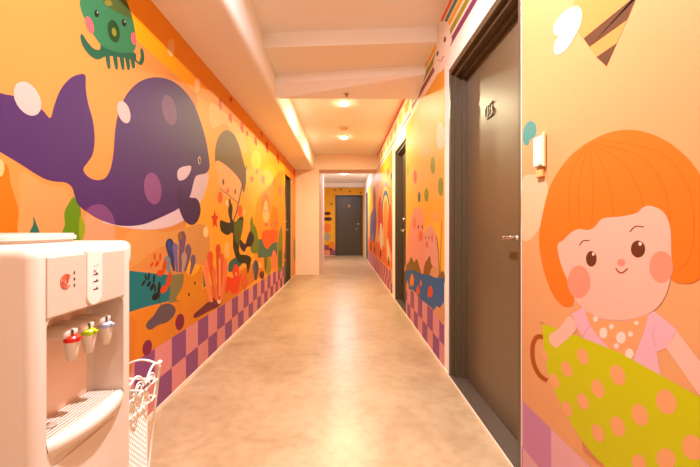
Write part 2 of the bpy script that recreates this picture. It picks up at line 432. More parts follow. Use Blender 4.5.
for x, y, a, b, t in ((151.6,264.5,1.3,3,25),(154.5,256.5,.9,4,-4),(157,263.5,1.7,3.4,25),(160,257,.9,4,0),(160,273,3,3.4,50),(164,266.5,1.7,7,8),(164,289,3,5,40),(168.7,280,2.2,8,12)):
    f.E(x, y, a, b, (244, 78, 4), 6, t)
f.done()
f = Fig(WL, 'coral_tube', ML, True)
for a, c in (((169.5,245,4.2,6.5,174,271,1),(66,64,96)),((175,248,3,5,177,272,1),(134,114,146)),((182,238.5,4,7.5,180,272,1.2),(134,92,112)),((188,251,3.2,7,184.5,273,1),(134,96,112)),((193,260,2.6,5.5,190,275,.8),(128,104,112)),((167,262,3.6,6,170,274,1.4),(150,146,136)),((184,258,2.8,6,182,273,.8),(204,164,132))):
    f.poly(club(*a), c, 4)
f.poly(club(169.2,243.5,1.8,3,171,260,.4), (56, 84, 150), 5)
f.done()
st = Fig(WL, 'starfish', ML)
st.S([(184,271),(190,276),(197,272),(201,266),(203,278),(202,288),(206,296),(203,303),(196,301),(190,308),(184,312),(181,302),(176,299),(180,291),(183,284)], (255, 154, 20), 5)
q = st.part('eye'); q.E(194.7, 283, .9, 1.6, (80, 40, 10), 6)
q = st.part('eye'); q.E(188.7, 294.5, .9, 1.8, (80, 40, 10), 6)
st.done()
f = Fig(WL, 'grey_rock', ML); f.S([(168.5,303.5),(175,308),(174,315),(167,322),(158,325),(151,329.5),(146.5,328),(146.5,323),(153,316),(160,306)], (110, 90, 90), 5); f.done()
f = Fig(WL, 'maroon_pebble', ML, True)
f.E(179.6, 322, 4.4, 8.4, (146, 30, 62), 5, 8); f.E(147, 347.6, 4.6, 8, (152, 36, 70), 5, 12)
f.S([(194,314),(201,308),(209,301),(217,296),(222,299),(219,306),(209,311),(200,316),(194,318)], (126, 34, 56), 4); f.E(261.8, 275, 2.4, 4, (120, 40, 40), 5); f.done()
f = Fig(WL, 'orange_pebble', ML); f.S([(128,318),(133,317),(137,325),(135,345),(131,372),(122,380),(124,330)], (246, 140, 40), 3); f.done()
LIGHT_COMP[:] = [.8, .76, .5]
f = Fig(WL, 'coral_tube', ML, True)
for a, c in (((206,270,3,10,211,302,2),(252,138,96)),((210,257,3.1,6,216,300,1.5),(236,88,40)),((218,250,2.7,6,219,300,1.5),(226,80,40)),((221.6,258,2.2,5,221,300,1),(236,96,44)),((225,268,2.4,10,221,300,1.2),(250,126,84)),((214,275,2,8,217,300,1),(240,120,80)),((219.5,262,1,4,219.5,296,.8),(255,168,130))):
    f.poly(club(*a), c, 5)
f.done()
f = Fig(WL, 'bubble', ML, True)
for x, y, a, b, c in ((205.6,232,2.6,5.5,(255,214,170)),(219,298,2.6,6,(255,214,170)),(226.7,250,3,8,(255,196,120)),(171,47.6,3.6,9,(255,190,140)),(197,85,2.8,7,(255,190,150)),(244,212,1.4,3,(255,196,130)),(251,225,1.2,6,(255,196,100)),(237,290,1,3,(255,190,120)),(180,236,2.5,4,(150,90,50)),(227,203,1.5,3,(255,220,180))):
    f.E(x, y, a, b, c, 4)
f.done()
f = Fig(WL, 'crab', ML)
f.S([(226,284),(227,276),(231,278),(233,268),(236,264),(239,270),(238,276),(242,274),(240,282),(238,292),(233,294),(229,290),(227,294),(225,290)], (246, 64, 14), 5, 4)
f.E(232, 276, .8, 2, (255, 200, 160), 6); f.E(236, 274, .7, 2, (255, 200, 160), 6); f.done()
f = Fig(WL, 'small_crab', ML); f.S([(241,285),(242,278),(244,276),(245,272),(247,277),(247.5,284),(245,290),(243,288)], (236, 96, 40), 5, 4); f.done()
def star(cx, cy, rx, ry, n=5, inner=.48):
    return [(cx+(rx if k % 2 == 0 else rx*inner)*math.sin(math.pi*k/n), cy-(ry if k % 2 == 0 else ry*inner)*math.cos(math.pi*k/n)) for k in range(2*n)]
f = Fig(WL, 'red_star', ML); f.poly(star(214.6, 219.5, 3.9, 10.5), (226, 50, 20), 5); f.done()
# diver
dv = Fig(WL, 'diver', ML)
dv.S([(220,220.5),(226,222),(230,222),(228,212),(229,205),(231,203),(232.5,208),(232,218),(235,222),(239,218),(243,217),(243,226),(241.5,234),(239,246),(240,254),(246.5,255),(251,258),(250,265),(247.5,274),(246,264),(240,263),(236,258),(233,247),(232.5,233),(227.5,235),(221,231)], (42, 44, 16), 6, 4)
dv.S([(239.5,238.5),(244.7,244),(247,238),(250,231),(254,237),(251.6,246),(247,247),(244,252),(240,247)], (48, 28, 46), 7, 4)
q = dv.part('green_vest'); q.S([(234,223),(240,220),(243,222),(241.5,234),(238.5,244),(235,240),(234,232)], (84, 104, 20), 7, 4)
q = dv.part('face'); q.S([(216.5,160),(226,165),(236,173),(241.5,183),(241,193),(238,203),(228,198),(220,190.5),(217.5,176)], (255, 180, 122), 6)
q.E(223.2, 182, .9, 3, (60, 50, 20), 7); q.E(235, 191.6, .8, 2.6, (60, 50, 20), 7)
q = dv.part('nose'); q.E(227.5, 191, 1.7, 2.6, (246, 120, 50), 7)
for x, y in ((220, 197.5), (240, 211)):
    q = dv.part('cheek'); q.E(x, y, 2.4, 6, (244, 96, 30), 7)
q = dv.part('hood'); q.S([(215,161),(215.3,147.5),(219,135.5),(226,130),(233.5,134),(238.7,144.5),(242.5,158),(245.5,170),(246,181),(244,192.5),(242,189),(240.6,182),(235,174),(226,165.5),(218,160.5)], (116, 86, 40), 7)
q = dv.part('harpoon'); q.poly(stroke([(246.5,166),(241,190),(236.5,212),(233,222)], 1.1), (96, 60, 86), 8)
q.poly(stroke([(219,188),(228,195),(238,203)], .8), (150, 70, 20), 8)
q = dv.part('hand'); q.E(229.5, 201.5, 1.1, 3, (60, 50, 20), 7)
q = dv.part('belt'); q.poly(stroke([(232.6,233),(237,236),(241.6,232)], 1.2), (120, 60, 90), 8)
dv.done()
f = Fig(WL, 'kelp', ML, True); f.S([(252,216),(253.5,224),(256,228),(258,238),(258,252),(251,252),(250,240),(248,246),(247,238),(250,231),(250,222)], (110, 130, 26), 4, 4)
f.S([(279,232),(281.5,226),(282.5,240),(282,268),(278,270),(277.5,250)], (130, 136, 40), 5, 4); f.E(280, 259, 1.8, 9, (80, 100, 30), 6); f.done()
bo = Fig(WL, 'child_in_boat', ML)
bo.S([(262,232),(268,230),(277.5,231),(276.7,241),(271.5,244),(267,249),(263,243)], (252, 96, 10), 6, 4)
q = bo.part('face'); q.E(265.8, 211, 3.6, 12, (255, 184, 140), 6)
q.E(264.6, 211, .4, 1.2, (90, 50, 20), 7); q.E(267.4, 211.5, .4, 1.2, (90, 50, 20), 7); q.E(266.3, 224.5, 1.6, 2, (240, 100, 120), 7)
q = bo.part('hair'); q.S([(262,215),(261.6,200),(265,193),(269,198),(270,212),(268.4,210),(267,202),(265,201),(263.5,206)], (196, 120, 40), 7, 4)
q = bo.part('boat_cabin'); q.S([(271,232),(271,212),(274,205),(278,212),(278,231)], (250, 128, 20), 5, 4)
q = bo.part('flag'); q.poly(stroke([(270.5,226),(273,223),(275,226),(277,221)], .9), (60, 110, 110), 7)
bo.done()
f = Fig(WL, 'small_coral', ML, True)
f.poly(club(255.6, 268, 2.8, 8, 255.6, 280, 1), (82, 70, 96), 6); f.poly(club(254.2, 266, .9, 5, 254.5, 276, .4), (70, 110, 170), 7)
f.E(268, 266, 3.4, 9.5, (160, 150, 30), 5); f.E(265.5, 262, 1.4, 9, (100, 110, 30), 6); f.E(274, 260, 2.6, 10, (250, 130, 90), 5); f.E(260, 265, 1.2, 3, (255, 206, 160), 6)
for x, y in ((267,262),(269.5,266),(268,271)): f.E(x, y, .6, 1.4, (200, 80, 20), 7)
f.done()
f = Fig(WL, 'pink_flower', ML, True)
for x, y, a, b, c in ((263,179,1.4,4,(246,130,110)),(257,171.5,1.1,3,(246,140,80)),(279.7,190,1.7,5,(250,120,90)),(251.7,179,1.3,3,(246,110,30)),(274.5,182,.9,4,(230,130,50)),(283,174,1,4,(250,150,60))):
    f.poly(star(x, y, a*1.5, b*1.4, 5, .6), c, 5)
f.done()
f = Fig(WL, 'red_sprig', ML, True)
for x, y, a, b in ((220,103,2,6),(230.5,99,1.8,3),(230,117,2,5),(241.7,126,1.8,6),(247,133,1.3,3),(255.4,140,1.8,5),(261.4,133.5,1.2,3),(266.6,146,1.7,6),(277.7,157,1.3,6),(284,155,1,3)):
    f.poly(star(x, y, a*1.1, b, 6, .62), (226, 58, 0), 5); f.E(x+a*.4, y+b*.7, a*.5, b*.5, (226, 58, 0), 6)
f.done()

# ---- right wall, pigs
LIGHT_COMP[:] = [.86, .86, .5]
MP = thing('wall_mural', (XR, 3.4, 0), 'yellow wall mural of two pink pigs by a blue pond between brown doors', 'mural')
f = Fig(WR, 'background', MP)
rect(f, 2.635, D2[0]-.004, .02, 2.25, (252, 184, 70), 0)
f.poly([(2.635,1.1),(D2[0]-.004,1.0),(D2[0]-.004,2.25),(2.635,2.25)], (253, 176, 66), 1, uv=True)
f.done()
LIGHT_COMP[:] = [.74, .78, .95]
checker(WR, MP, 2.635, D2[0]-.004, 2.774-.2*4, PURP, PINK, du=.2, flip=0)
f = Fig(WR, 'spot', MP, True)
G = (150, 156, 4)
for x, y, a, b, c in ((433,165.4,2.4,9,G),(440.8,186.6,2.7,9.5,G),(408,170,1.4,6,(160,170,40)),(426.6,195,2.2,7,G),(416,126.5,1.4,7,(214,196,90)),(419.3,197,1.4,5.5,(90,110,80)),(415.3,177,1.8,7,(226,100,50)),(440.5,136,4,14,(255,210,160)),(427,152,1.8,5,(255,180,130)),(434,112,1.4,7,(220,190,120)),(411,140,1,5,(220,170,140)),(436,217,1.5,5,(255,170,120))):
    f.E(x, y, a, b, c, 3)
f.done()
pg = Fig(WR, 'big_pig', MP)
pg.S([(406.2,262),(407.5,238),(411,220),(413.5,210),(417,207),(421,209),(423.3,217),(424,228),(425.5,238),(431,250),(435,262),(434,272),(406.2,272)], (255, 160, 122), 4, 4)
q = pg.part('ear'); q.E(414.6, 223, 1.7, 6.5, (246, 128, 80), 5)
q = pg.part('snout'); q.E(420.8, 236, 2.3, 5.5, (246, 116, 56), 5)
for x in (418.4, 422.4):
    q = pg.part('eye'); q.E(x, 227, .6, 2.2, (90, 50, 20), 5)
pg.done()
pg = Fig(WR, 'small_pig', MP)
pg.S([(424,240),(426,231),(430.6,226),(434,230),(436.8,238),(438,258),(438,276),(428,274),(426,255)], (252, 166, 132), 5, 4)
q = pg.part('snout'); q.E(427, 244.6, 1.4, 3.4, (240, 116, 64), 6)
for x in (425.8, 429): 
    q = pg.part('eye'); q.E(x, 238, .45, 1.4, (90, 50, 20), 6)
q = pg.part('ear'); q.E(432.3, 238, 1.2, 4, (246, 128, 90), 6)
pg.done()
f = Fig(WR, 'bush', MP, True)
f.S([(406.2,266),(409,262),(411.5,257),(414,262),(417,259),(419.5,267),(421,276),(406.2,276)], (140, 104, 22), 6, 4)
f.S([(424,276),(425,264),(427,260),(430,256),(431.5,264),(434,268),(435,278)], (158, 96, 30), 6, 4)
f.S([(430,281),(431,270),(434,266),(437,269),(437.5,281)], (236, 160, 96), 7, 4)
f.S([(437,282),(440,273),(444.3,272),(444.3,284)], (146, 100, 30), 6, 4)
f.poly(stroke([(436.5,236),(438.5,250),(439.6,274)], .8), (110, 100, 30), 7); f.poly(stroke([(442,220),(441,250),(440.6,274)], .7), (214, 110, 20), 7)
f.done()
f = Fig(WR, 'blue_pond', MP)
f.poly([(406.1,271),(413,270),(421,273.6),(430,275),(435,277.5),(444.3,278.3),(444.3,326),(432,308),(422,300),(413,290),(406.1,288)], (34, 100, 146), 8)
f.done()
f = Fig(WR, 'sand_bank', MP, True)
f.S([(434,312),(437,306),(440,308),(442,305),(444.4,304),(444.4,325),(438,317)], (236, 160, 96), 9, 3); f.S([(406.2,286),(407.5,280),(409,288),(408,292),(406.2,290)], (236, 150, 80), 9, 3); f.done()
for nm, x, y, a, b, c in (('orange_fish',412,280.5,2.2,7,(250,140,40)),('red_fish',418,290.5,2,5,(236,90,50)),('red_fish',430.4,292,2.8,6.5,(236,80,36)),('pink_fish',421,283.5,1.2,3.4,(240,110,80))):
    f = Fig(WR, nm, MP); f.S([(x,y-b),(x+a,y-b*.2),(x+a*.6,y+b*.8),(x-a*.1,y+b*.6),(x-a*.7,y+b),(x-a*.9,y)], c, 10, 4); f.done()

# ---- right wall, rainbow
LIGHT_COMP[:] = [.86, .84, .5]
MRB = thing('wall_mural', (XR, 7.5, 0), 'orange wall mural with a rainbow and tall figures beyond the second right door', 'mural')
f = Fig(WR, 'background', MRB); rect(f, 5.47, 10.98, .02, 2.25, (252, 176, 70), 0); f.done()
LIGHT_COMP[:] = [.8, .78, .8]
checker(WR, MRB, 5.47, 10.98, 5.47, PURP, PINK, du=.2)
f = Fig(WR, 'orange_ground', MRB); f.poly([(392.3,246),(386,247),(380,243),(375,241),(371,238),(368.2,238),(368.2,249.5),(392.3,270.5)], (252, 120, 10), 2); f.done()
rb = Fig(WR, 'rainbow', MRB)
for k, (c, sx, sy) in enumerate((((240,130,110),6,30),((250,196,90),5,26),((70,110,150),4,22),((250,200,110),3,17),((240,150,60),2,12))):
    rb.poly([(385.8-sx,246),(385.8-sx*.95,212)]+[(385.8-sx*math.cos(a), 212-sy*math.sin(a)) for a in (math.pi*j/12 for j in range(1,12))]+[(385.8+sx*.95,212),(385.8+sx,246)], c, 3+k)
rb.done()
for nm, pts, c, lay in (
    ('brown_figure', [(373,190),(374.5,186),(375.6,194),(375.4,206),(373.4,206)], (170,84,20), 4),
    ('purple_figure', [(372,218),(373.5,207),(375.5,206),(376.6,222),(375,240),(373,240)], (130,96,140), 4),
    ('red_figure', [(378,208),(380,196),(382,204),(383.4,224),(381,240),(378.5,232)], (222,70,40), 9),
    ('white_figure', [(379.5,240),(380.3,224),(382,226),(383,240),(381.6,250)], (250,224,200), 10),
    ('orange_tree', [(387.5,250),(388,220),(389.6,205),(391.6,212),(392,250)], (214,84,14), 9),
    ('blue_figure', [(369.8,232),(370.6,215),(372,213),(372.3,236),(371,244)], (110,110,150), 4),
    ('white_swan', [(387,258),(387.4,238),(389.5,246),(391,258),(389.6,262)], (236,214,180), 11)):
    f = Fig(WR, nm, MRB); f.S(pts, c, lay, 4); f.done()
f = Fig(WR, 'brown_stem', MRB, True)
for x, y in ((374.6,250),(380.6,254),(388.8,261),(371,247)): f.E(x, y, .7, 4.5, (120, 60, 20), 12)
f.done()
f = Fig(WR, 'spot', MRB, True)
for x, y, c in ((371,190,(180,160,50)),(377,186,(240,190,120)),(381,176,(200,190,80)),(388,172,(110,100,90)),(391.5,176,(100,90,80)),(378,196,(250,210,120)),(390,190,(170,160,60))): f.E(x, y, .8, 4, c, 3)
f.done()

# ---- right frieze
LIGHT_COMP[:] = [.95, 1, 1.05]  # frieze colours lifted to make up for the dimness under the ceiling
FR = thing('wall_frieze', (XR, 5, 2.3), 'striped colour frieze under the ceiling along the right wall', 'frieze')
RB = [(2.582,2.622,(236,88,50)),(2.512,2.56,(88,134,118)),(2.45,2.494,(250,176,24)),(2.374,2.424,(166,150,24)),(2.298,2.35,(136,50,92))]
f = Fig(WR, 'backing', FR); rect(f, .3, 7.88, 2.285, 2.63, (255, 226, 200), 0); f.done()
for z0, z1, c in RB:
    f = Fig(WR, 'stripe', FR); rect(f, .3, 2.72 if c[0] != 136 else 2.5, z0, z1, c, 1); f.done()
f = Fig(WR, 'smiling_cloud', FR)
f.S([(436.5,32),(439,24),(444,21),(449,24),(450.5,34),(452,40),(449,50),(447.5,60),(441,72),(435,71),(433.5,62),(436.5,50),(435.5,42)], (255, 228, 206), 3)
f.E(445, 39.5, 1.2, 3, (110, 70, 40), 4, 10); f.E(437.7, 53.5, 1, 2.8, (110, 70, 40), 4, 10); f.poly(stroke([(438,60),(441,61.5),(444,56)], .9), (190, 110, 70), 4)
f.done()
for z0, z1, c in ((2.575,2.63,(236,88,50)),(2.47,2.53,(246,178,30)),(2.39,2.45,(150,140,30)),(2.315,2.37,(140,70,70))):
    f = Fig(WR, 'stripe', FR); rect(f, 2.85, 3.9 if z0 < 2.5 else 7.88, z0, z1, c, 1); f.done()
f = Fig(WR, 'stripe', FR); rect(f, 3.95, 7.88, 2.29, 2.32, (150, 96, 140), 1); f.done()
for k in range(8):
    f = Fig(WR, 'yellow_bird' if k % 2 else 'green_leaf', FR)
    y = 4.2+k*.46; c = (244, 190, 60) if k % 2 else (176, 176, 70)
    pts = [(y+.15*math.cos(a)*(1+.25*math.sin(3*a)), 2.45+.085*math.sin(a)*(1+.3*math.cos(2*a))) for a in (2*math.pi*j/20 for j in range(20))]
    f.poly(pts, c, 2, uv=True)
    f.poly([(y+.07+.03*math.cos(a), 2.40+.03*math.sin(a)) for a in (2*math.pi*j/12 for j in range(12))], (220, 110, 60), 3, uv=True); f.done()

# ---- near right wall: girl in a tea cup
LIGHT_COMP[:] = [.58, .41, .47]
MG = thing('wall_mural', (XR, .9, 0), 'yellow wall mural of an orange-haired girl in a green polka-dot tea cup', 'mural')
f = Fig(WR, 'background', MG); rect(f, .1, D1[0]-.006, .02, 2.25, (252, 204, 122), 0); f.done()
f = Fig(WR, 'upper_background', MG); rect(f, .1, D1[0]-.006, 2.25, 2.286, (252, 204, 122), 0); f.done()
checker(WR, MG, .1, D1[0]-.006, 1.275-.2*6, (222, 166, 190), (252, 214, 200), rows=((.022,.145),(.145,.335)), du=.2, flip=1)
LIGHT_COMP[:] = [.62, .51, .5]
hr = Fig(WR, 'girl', MG)
# shirt is the figure's own mesh
hr.poly([(586,306),(572,314),(577,327),(584.4,339),(584,352),(627,372),(664,388),(661,371.6),(657,352),(666.7,348),(677.5,330),(656,312),(640,308)], (250, 200, 206), 4)
hr.poly(stroke([(656,326),(653,335),(656,346)], .7), (226, 168, 180), 5); hr.poly(stroke([(592,324),(586,331),(583,338)], .7), (226, 168, 180), 5)
q = hr.part('hair')
q.S([(574,300),(570,306),(562,305),(551.4,291),(543,265.6),(539.4,240),(543,214),(551.4,184),(568.5,158.5),(590,141.4),(615.7,131),(641.3,131),(667,141),(688.5,158.5),(702,178),(716,215),(718,250),(708,272),(697,281),(688.5,283.6),(676,282),(668,274),(640,240),(600,240),(575,262)], (252, 136, 32), 6)
for c in ([(586,147),(574,168),(569,195),(570,222)],[(588,146),(582,170),(579,195),(580,227)],[(590,146),(592,165),(594,190),(592,226)],[(591,145),(603,165),(611,190),(614,215)],[(592,144),(620,160),(638,185),(644,207)],[(594,143),(640,156),(664,185),(671,222)],[(600,140),(660,152),(688,185),(695,225),(690,258),(678,271)]):
    q.poly(stroke(curve(c), .75), (228, 112, 18), 7)
q = hr.part('face')
q.S([(558,246),(564,240),(571,233),(579,229),(587,230),(594,228),(601,220),(607,217.6),(622,216.4),(637,213),(643,208),(650,205.7),(663,211),(670.5,225),(672,248.5),(671.5,274),(668,291),(658.5,307),(641,317),(616,320.5),(594,315),(578,303),(571,287),(562,266)], (254, 206, 176), 8)
for a in ((579.5, 282, 11.5, 16.5), (662, 267, 12, 16)):
    q = hr.part('cheek'); q.E(a[0], a[1], a[2], a[3], (252, 166, 130), 9)
for a in ((592, 258.8, 5.4, 7.8, 594, 254, 1.3, 1.8), (638.8, 249, 7.2, 8.6, 641, 243.8, 1.7, 2)):
    q = hr.part('eye'); q.E(*a[:4], (112, 56, 30), 10); q.E(*a[4:], (255, 236, 214), 11)
for c in ([(580,245.5),(583.5,241),(590,240.3)], [(630.6,232),(636,226.5),(644.8,227)]):
    q = hr.part('eyebrow'); q.poly(stroke(curve(c), 1.2), (150, 84, 50), 10)
q = hr.part('nose'); q.E(622, 262.6, 4, 3.8, (250, 160, 130), 10)
q = hr.part('mouth'); q.poly(stroke(curve([(616.5,268),(619,271.5),(623,272.8),(628.5,268.4)]), 1.5), (170, 90, 50), 10)
q = hr.part('bandana')
q.S([(586,311),(602,319),(627,321),(647,314),(645,328.6),(637,350),(627,368),(606,344),(593,328.6)], (250, 184, 118), 6, 3)
for x, y, a, b in ((604,333,4,5.5),(621.6,337.6,4.8,6),(630,353.7,4.3,5.2),(596,319,2.4,3),(612,326.5,2.3,2.8),(631,334,2.5,2.8),(617,346,2.4,2.8),(637,323,2.5,2)): q.E(x, y, a, b, (255, 244, 222), 7)
q = hr.part('arm'); q.poly([(677.5,331),(697,357),(720,385),(735,420),(716,405),(699,394),(681,368),(666.7,348)], (254, 212, 184), 5)
q = hr.part('arm'); q.S([(570,316),(577,328),(570,337),(563,343),(557,347.5),(551,343.5),(549.5,337),(552,333),(559,329)], (254, 212, 184), 9, 4)
hr.done()
cp = Fig(WR, 'tea_cup', MG)
cp.S([(543,323.3),(543.1,324),(543.6,339),(547,368),(554,389.5),(564.7,411),(577,432.4),(591.6,452),(607.7,468),(640,488),(690,505),(760,515),(790,470),(775,425),(774.6,424.6),(700,396.6),(620,352.5),(544,324)], (216, 226, 0), 8, 2)
q = cp.part('polka_dots')
def cdot(x, y, a, b): q.E(520+x/2.794, 300+y/2.794, a/2.794, b/2.794, (253, 190, 122), 9, -22)
for a in ((177,158,15,24),(132,193,14,23),(97,226,12,22),(275,210,20,30),(219,248,17,27),(177,283,15,25),(133,304,13,23),(411,285,28,36),(337,321,22,32),(275,353,19,30),(219,372,16,27),(485,412,29,37),(410,445,27,31),(334,455,20,24),(72,155,7,18),(560,380,34,40),(600,500,40,46)): cdot(*a)
q = cp.part('cup_handle'); q.poly(stroke(curve([(543.5,337),(537,337),(532.8,347),(534,363),(540,375),(547.5,380.5)]), 4.2), (190, 92, 14), 7)
q = cp.part('saucer'); q.poly([(582,441),(608,467),(612,476),(584,452)], (226, 150, 96), 7)
cp.done()
be = Fig(WR, 'bee', MG)
be.S([(607,66.2),(606.5,65),(596.8,57),(584,39),(578.6,31.6),(575.5,14),(575.5,-6),(590,-50),(625,-60),(645,-30),(636,0),(627.6,20),(617.4,43),(607.5,65)], (254, 170, 88), 5, 2)
q = be.part('stripe'); q.poly([(584,38.4),(631,0),(650,-16),(643,-12),(636,0),(627.6,20),(590,47)], (112, 74, 42), 6)
q = be.part('stripe'); q.poly([(596.8,57),(617.4,43),(607,66.2)], (112, 74, 42), 6)
q = be.part('wing'); q.S([(576,6),(581,8.5),(582.5,15),(580,27),(573.7,39),(566.4,49.8),(558,54.6),(554.3,51.5),(555.5,42),(558.7,36.4),(554,33),(555,24),(564,12)], (255, 232, 212), 7, 4)
be.done()
f = Fig(WR, 'teal_spot', MG); f.S([(529.6,121),(535,123),(537,129),(535.5,136),(530.4,140),(528.7,145),(524.8,144.5),(522.9,137.4),(524.6,127)], (84, 172, 158), 3); f.done()
f = Fig(WR, 'pale_spot', MG); f.S([(522.3,182),(532,174.5),(543,178),(548.5,188),(546,202),(541,225),(530,240),(522.3,235)], (255, 218, 166), 3); f.done()

# ---- end wall
LIGHT_COMP[:] = [.86, .84, .5]
ME = thing('wall_mural', (-.5, YE, 0), 'yellow wall mural with checkered foot around the dark end door', 'mural')
f = Fig(WE, 'background', ME)
rect(f, XL+.02, DF[0]-.002, .01, 2.48, (250, 180, 40), 0); rect(f, DF[0]-.002, XR-.001, 2.225, 2.48, (250, 180, 40), 0); rect(f, DF[1]+.002, XR-.001, .01, 2.225, (250, 180, 40), 0)
f.done()
f = Fig(WE, 'checkered_border', ME)
for i in range(4):
    for j in range(2): rect(f, DF[0]-.2*(i+1), DF[0]-.2*i-.002, .01+.19*j, .2+.19*j, PURP if (i+j) % 2 == 0 else PINK, 2)
f.done()
for nm, x, y, a, b, c in (('brown_hat',327.5,213.5,3.2,1.8,(100,44,30)),('brown_hat',328,219,4,2,(90,36,30)),('orange_fruit',331.5,245,3,3.5,(250,140,20)),('pink_face',327.5,228,3.6,4.5,(252,130,70)),('grey_mouse',327.5,237,3.3,4.2,(190,170,160)),('dark_plum',331,249.5,1.6,1.4,(130,20,20))):
    f = Fig(WE, nm, ME); f.E(x, y, a, b, c, 3); f.done()
f = Fig(WE, 'dot', ME, True)
for x, y in ((341,189.6),(360.6,192.5),(331.5,204),(335,190),(350,191.5)): f.E(x, y, 1, .9, (110, 80, 50), 3)
f.done()

# ------------------------------------------------------------------ ceiling fittings
def downlight(y, label, power, col, glow=0, x=0.0, flat=False):
    t = thing('ceiling_downlight', (x, y, ZC), label, 'ceiling light')
    bm = bmesh.new(); lathe(bm, (x, y, ZC), [(.060, 0), (.078, 0), (.078, -.004), (.068, -.008), (.062, -.004), (.060, -.001)]); link('trim_ring', bm, LAMPRING, t, True)
    bm = bmesh.new(); lathe(bm, (x, y, ZC), [(.0595, -.0005), (.05, -.0015)] if flat else [(.0595, -.001), (.057, -.012), (.045, -.026), (.022, -.034)]); link('lamp_lens', bm, LAMPGLOW, t, True)
    la = bpy.data.lights.new('downlight_lamp', 'AREA'); la.shape = 'DISK'; la.size = .07; la.energy = power; la.color = col
    lo = bpy.data.objects.new('lamp_light', la); C.objects.link(lo); lo.parent = t; lo.location = (0, 0, -.003 if flat else -.037)
    if glow:   # sideways spill of the domed lens
        lb = bpy.data.lights.new('lens_glow', 'POINT'); lb.shadow_soft_size = .03; lb.energy = glow; lb.color = col
        l2 = bpy.data.objects.new('lens_light', lb); C.objects.link(l2); l2.parent = t; l2.location = (0, 0, -.055)
    return t
WARM = (1, .92, .58); NEUT = (.97, .98, 1.1)
downlight(4.59, 'round glowing downlight just past the cross beam, larger of the two in view', 21, WARM, 0)
downlight(6.32, 'round glowing downlight farther down the hall, beyond the smoke detector', 19, WARM, 0)
downlight(10.6, 'round downlight hidden behind the far header near the end door', 24, NEUT, 3)
downlight(1.15, 'round downlight overhead beside the water dispenser, above the frame', 42, NEUT, 0, 0.0, True)
downlight(-.9, 'added unseen fill downlight overhead behind the viewpoint', 5, NEUT)  # unseen lamp added as fill for the near ceiling
bm = bmesh.new(); lathe(bm, (0, 5.72, ZC), [(.075, 0), (.075, -.012), (.06, -.028), (.03, -.034), (.028, -.045), (.01, -.047)])
o = link('smoke_detector', bm, mat('cream_detector_plastic', (226, 196, 158), .5), None, True); tag(o, 'small round smoke detector on the ceiling between the two downlights', 'smoke detector')
def sprinkler(x, y, z, label):
    t = thing('fire_sprinkler', (x, y, z), label, 'sprinkler')
    bm = bmesh.new(); lathe(bm, (x, y, z), [(.03, 0), (.03, -.004), (.012, -.008)]); link('escutcheon', bm, CHROME, t, True)
    bm = bmesh.new(); lathe(bm, (x, y, z), [(.006, -.006), (.006, -.022), (.013, -.024), (.013, -.026)]); link('nozzle', bm, BRASS, t, True)
sprinkler(.025, 3.5, 2.345, 'small sprinkler head under the near cross beam')
sprinkler(.02, 8.25, ZB+.01, 'small sprinkler head under the far header')

# ------------------------------------------------------------------ card holder on near right wall
t = thing('key_card_switch', (XR, 1.34, 1.3), 'narrow white key card switch beside the girl mural and brown door', 'switch')
obox('housing', mat('white_switch_plastic', (226, 210, 192), .4), t, XR-.018, XR, 1.31, 1.366, 1.275, 1.385, bevel=.003, seg=2)
bm = bmesh.new(); box(bm, XR-.0192, XR-.0178, 1.352, 1.356, 1.33, 1.333); box(bm, XR-.0192, XR-.0178, 1.335, 1.338, 1.33, 1.332); link('indicator', bm, BLACK, t)
obox('card_slot', mat('clear_amber_plastic', (250, 216, 160), .2), t, XR-.014, XR-.004, 1.302, 1.3095, 1.27, 1.395, bevel=.002, seg=1)
bm = bmesh.new(); lathe(bm, (XR-.0185, 1.318, 1.279), [(.004, .001), (.004, -.001)], 'x'); link('teal_mark', bm, mat('teal_ink', (60, 150, 120), .5), t)
obox('label_tag', mat('orange_label', (238, 160, 90), .5), t, XR-.012, XR, 1.315, 1.36, 1.235, 1.262, bevel=.002, seg=1)

# ------------------------------------------------------------------ water dispenser
WD = thing('water_dispenser', (-.85, .93, 0), 'white floor-standing water dispenser with three taps and a drip tray', 'water dispenser')
FX = -.653; Y0, Y1 = .752, 1.115; NY0, NY1 = .79, 1.066; NZ0, NZ1 = .545, .845; NX = -.755
def boolean(bmA, cutters):
    meA = bpy.data.meshes.new('a'); bmA.to_mesh(meA); A = bpy.data.objects.new('a', meA); C.objects.link(A); tmp = []
    for cb in cutters:
        me = bpy.data.meshes.new('c'); cb.to_mesh(me); B = bpy.data.objects.new('c', me); C.objects.link(B); tmp.append(B)
        md = A.modifiers.new('b', 'BOOLEAN'); md.operation = 'DIFFERENCE'; md.object = B; md.solver = 'EXACT'
    bpy.context.view_layer.update()
    out = bpy.data.meshes.new_from_object(A.evaluated_get(bpy.context.evaluated_depsgraph_get()))
    for q in tmp+[A]: bpy.data.objects.remove(q)
    bm = bmesh.new(); bm.from_mesh(out); return bm
def autosmooth(o, ang=35):
    bm = bmesh.new(); bm.from_mesh(o.data)
    for e in bm.edges:
        e.smooth = not (len(e.link_faces) == 2 and e.calc_face_angle(0) > math.radians(ang))
    for f_ in bm.faces: f_.smooth = True
    bm.to_mesh(o.data); bm.free()
b = bmesh.new(); box(b, -1.04, FX, Y0, Y1, .012, 1.008, bevel=.028, seg=5)
c1 = bmesh.new(); box(c1, NX, FX+.1, NY0, NY1, NZ0, NZ1, bevel=.018, seg=4)
bd = link('body', boolean(b, [c1]), PLASTIC, WD); autosmooth(bd)
bm = bmesh.new(); box(bm, -1.036, FX-.004, Y0+.03, Y1+.012, .93, 1.0095, bevel=.024, seg=5); autosmooth(link('top_cover', bm, PLASTIC, WD))
bm = bmesh.new()
pts = []
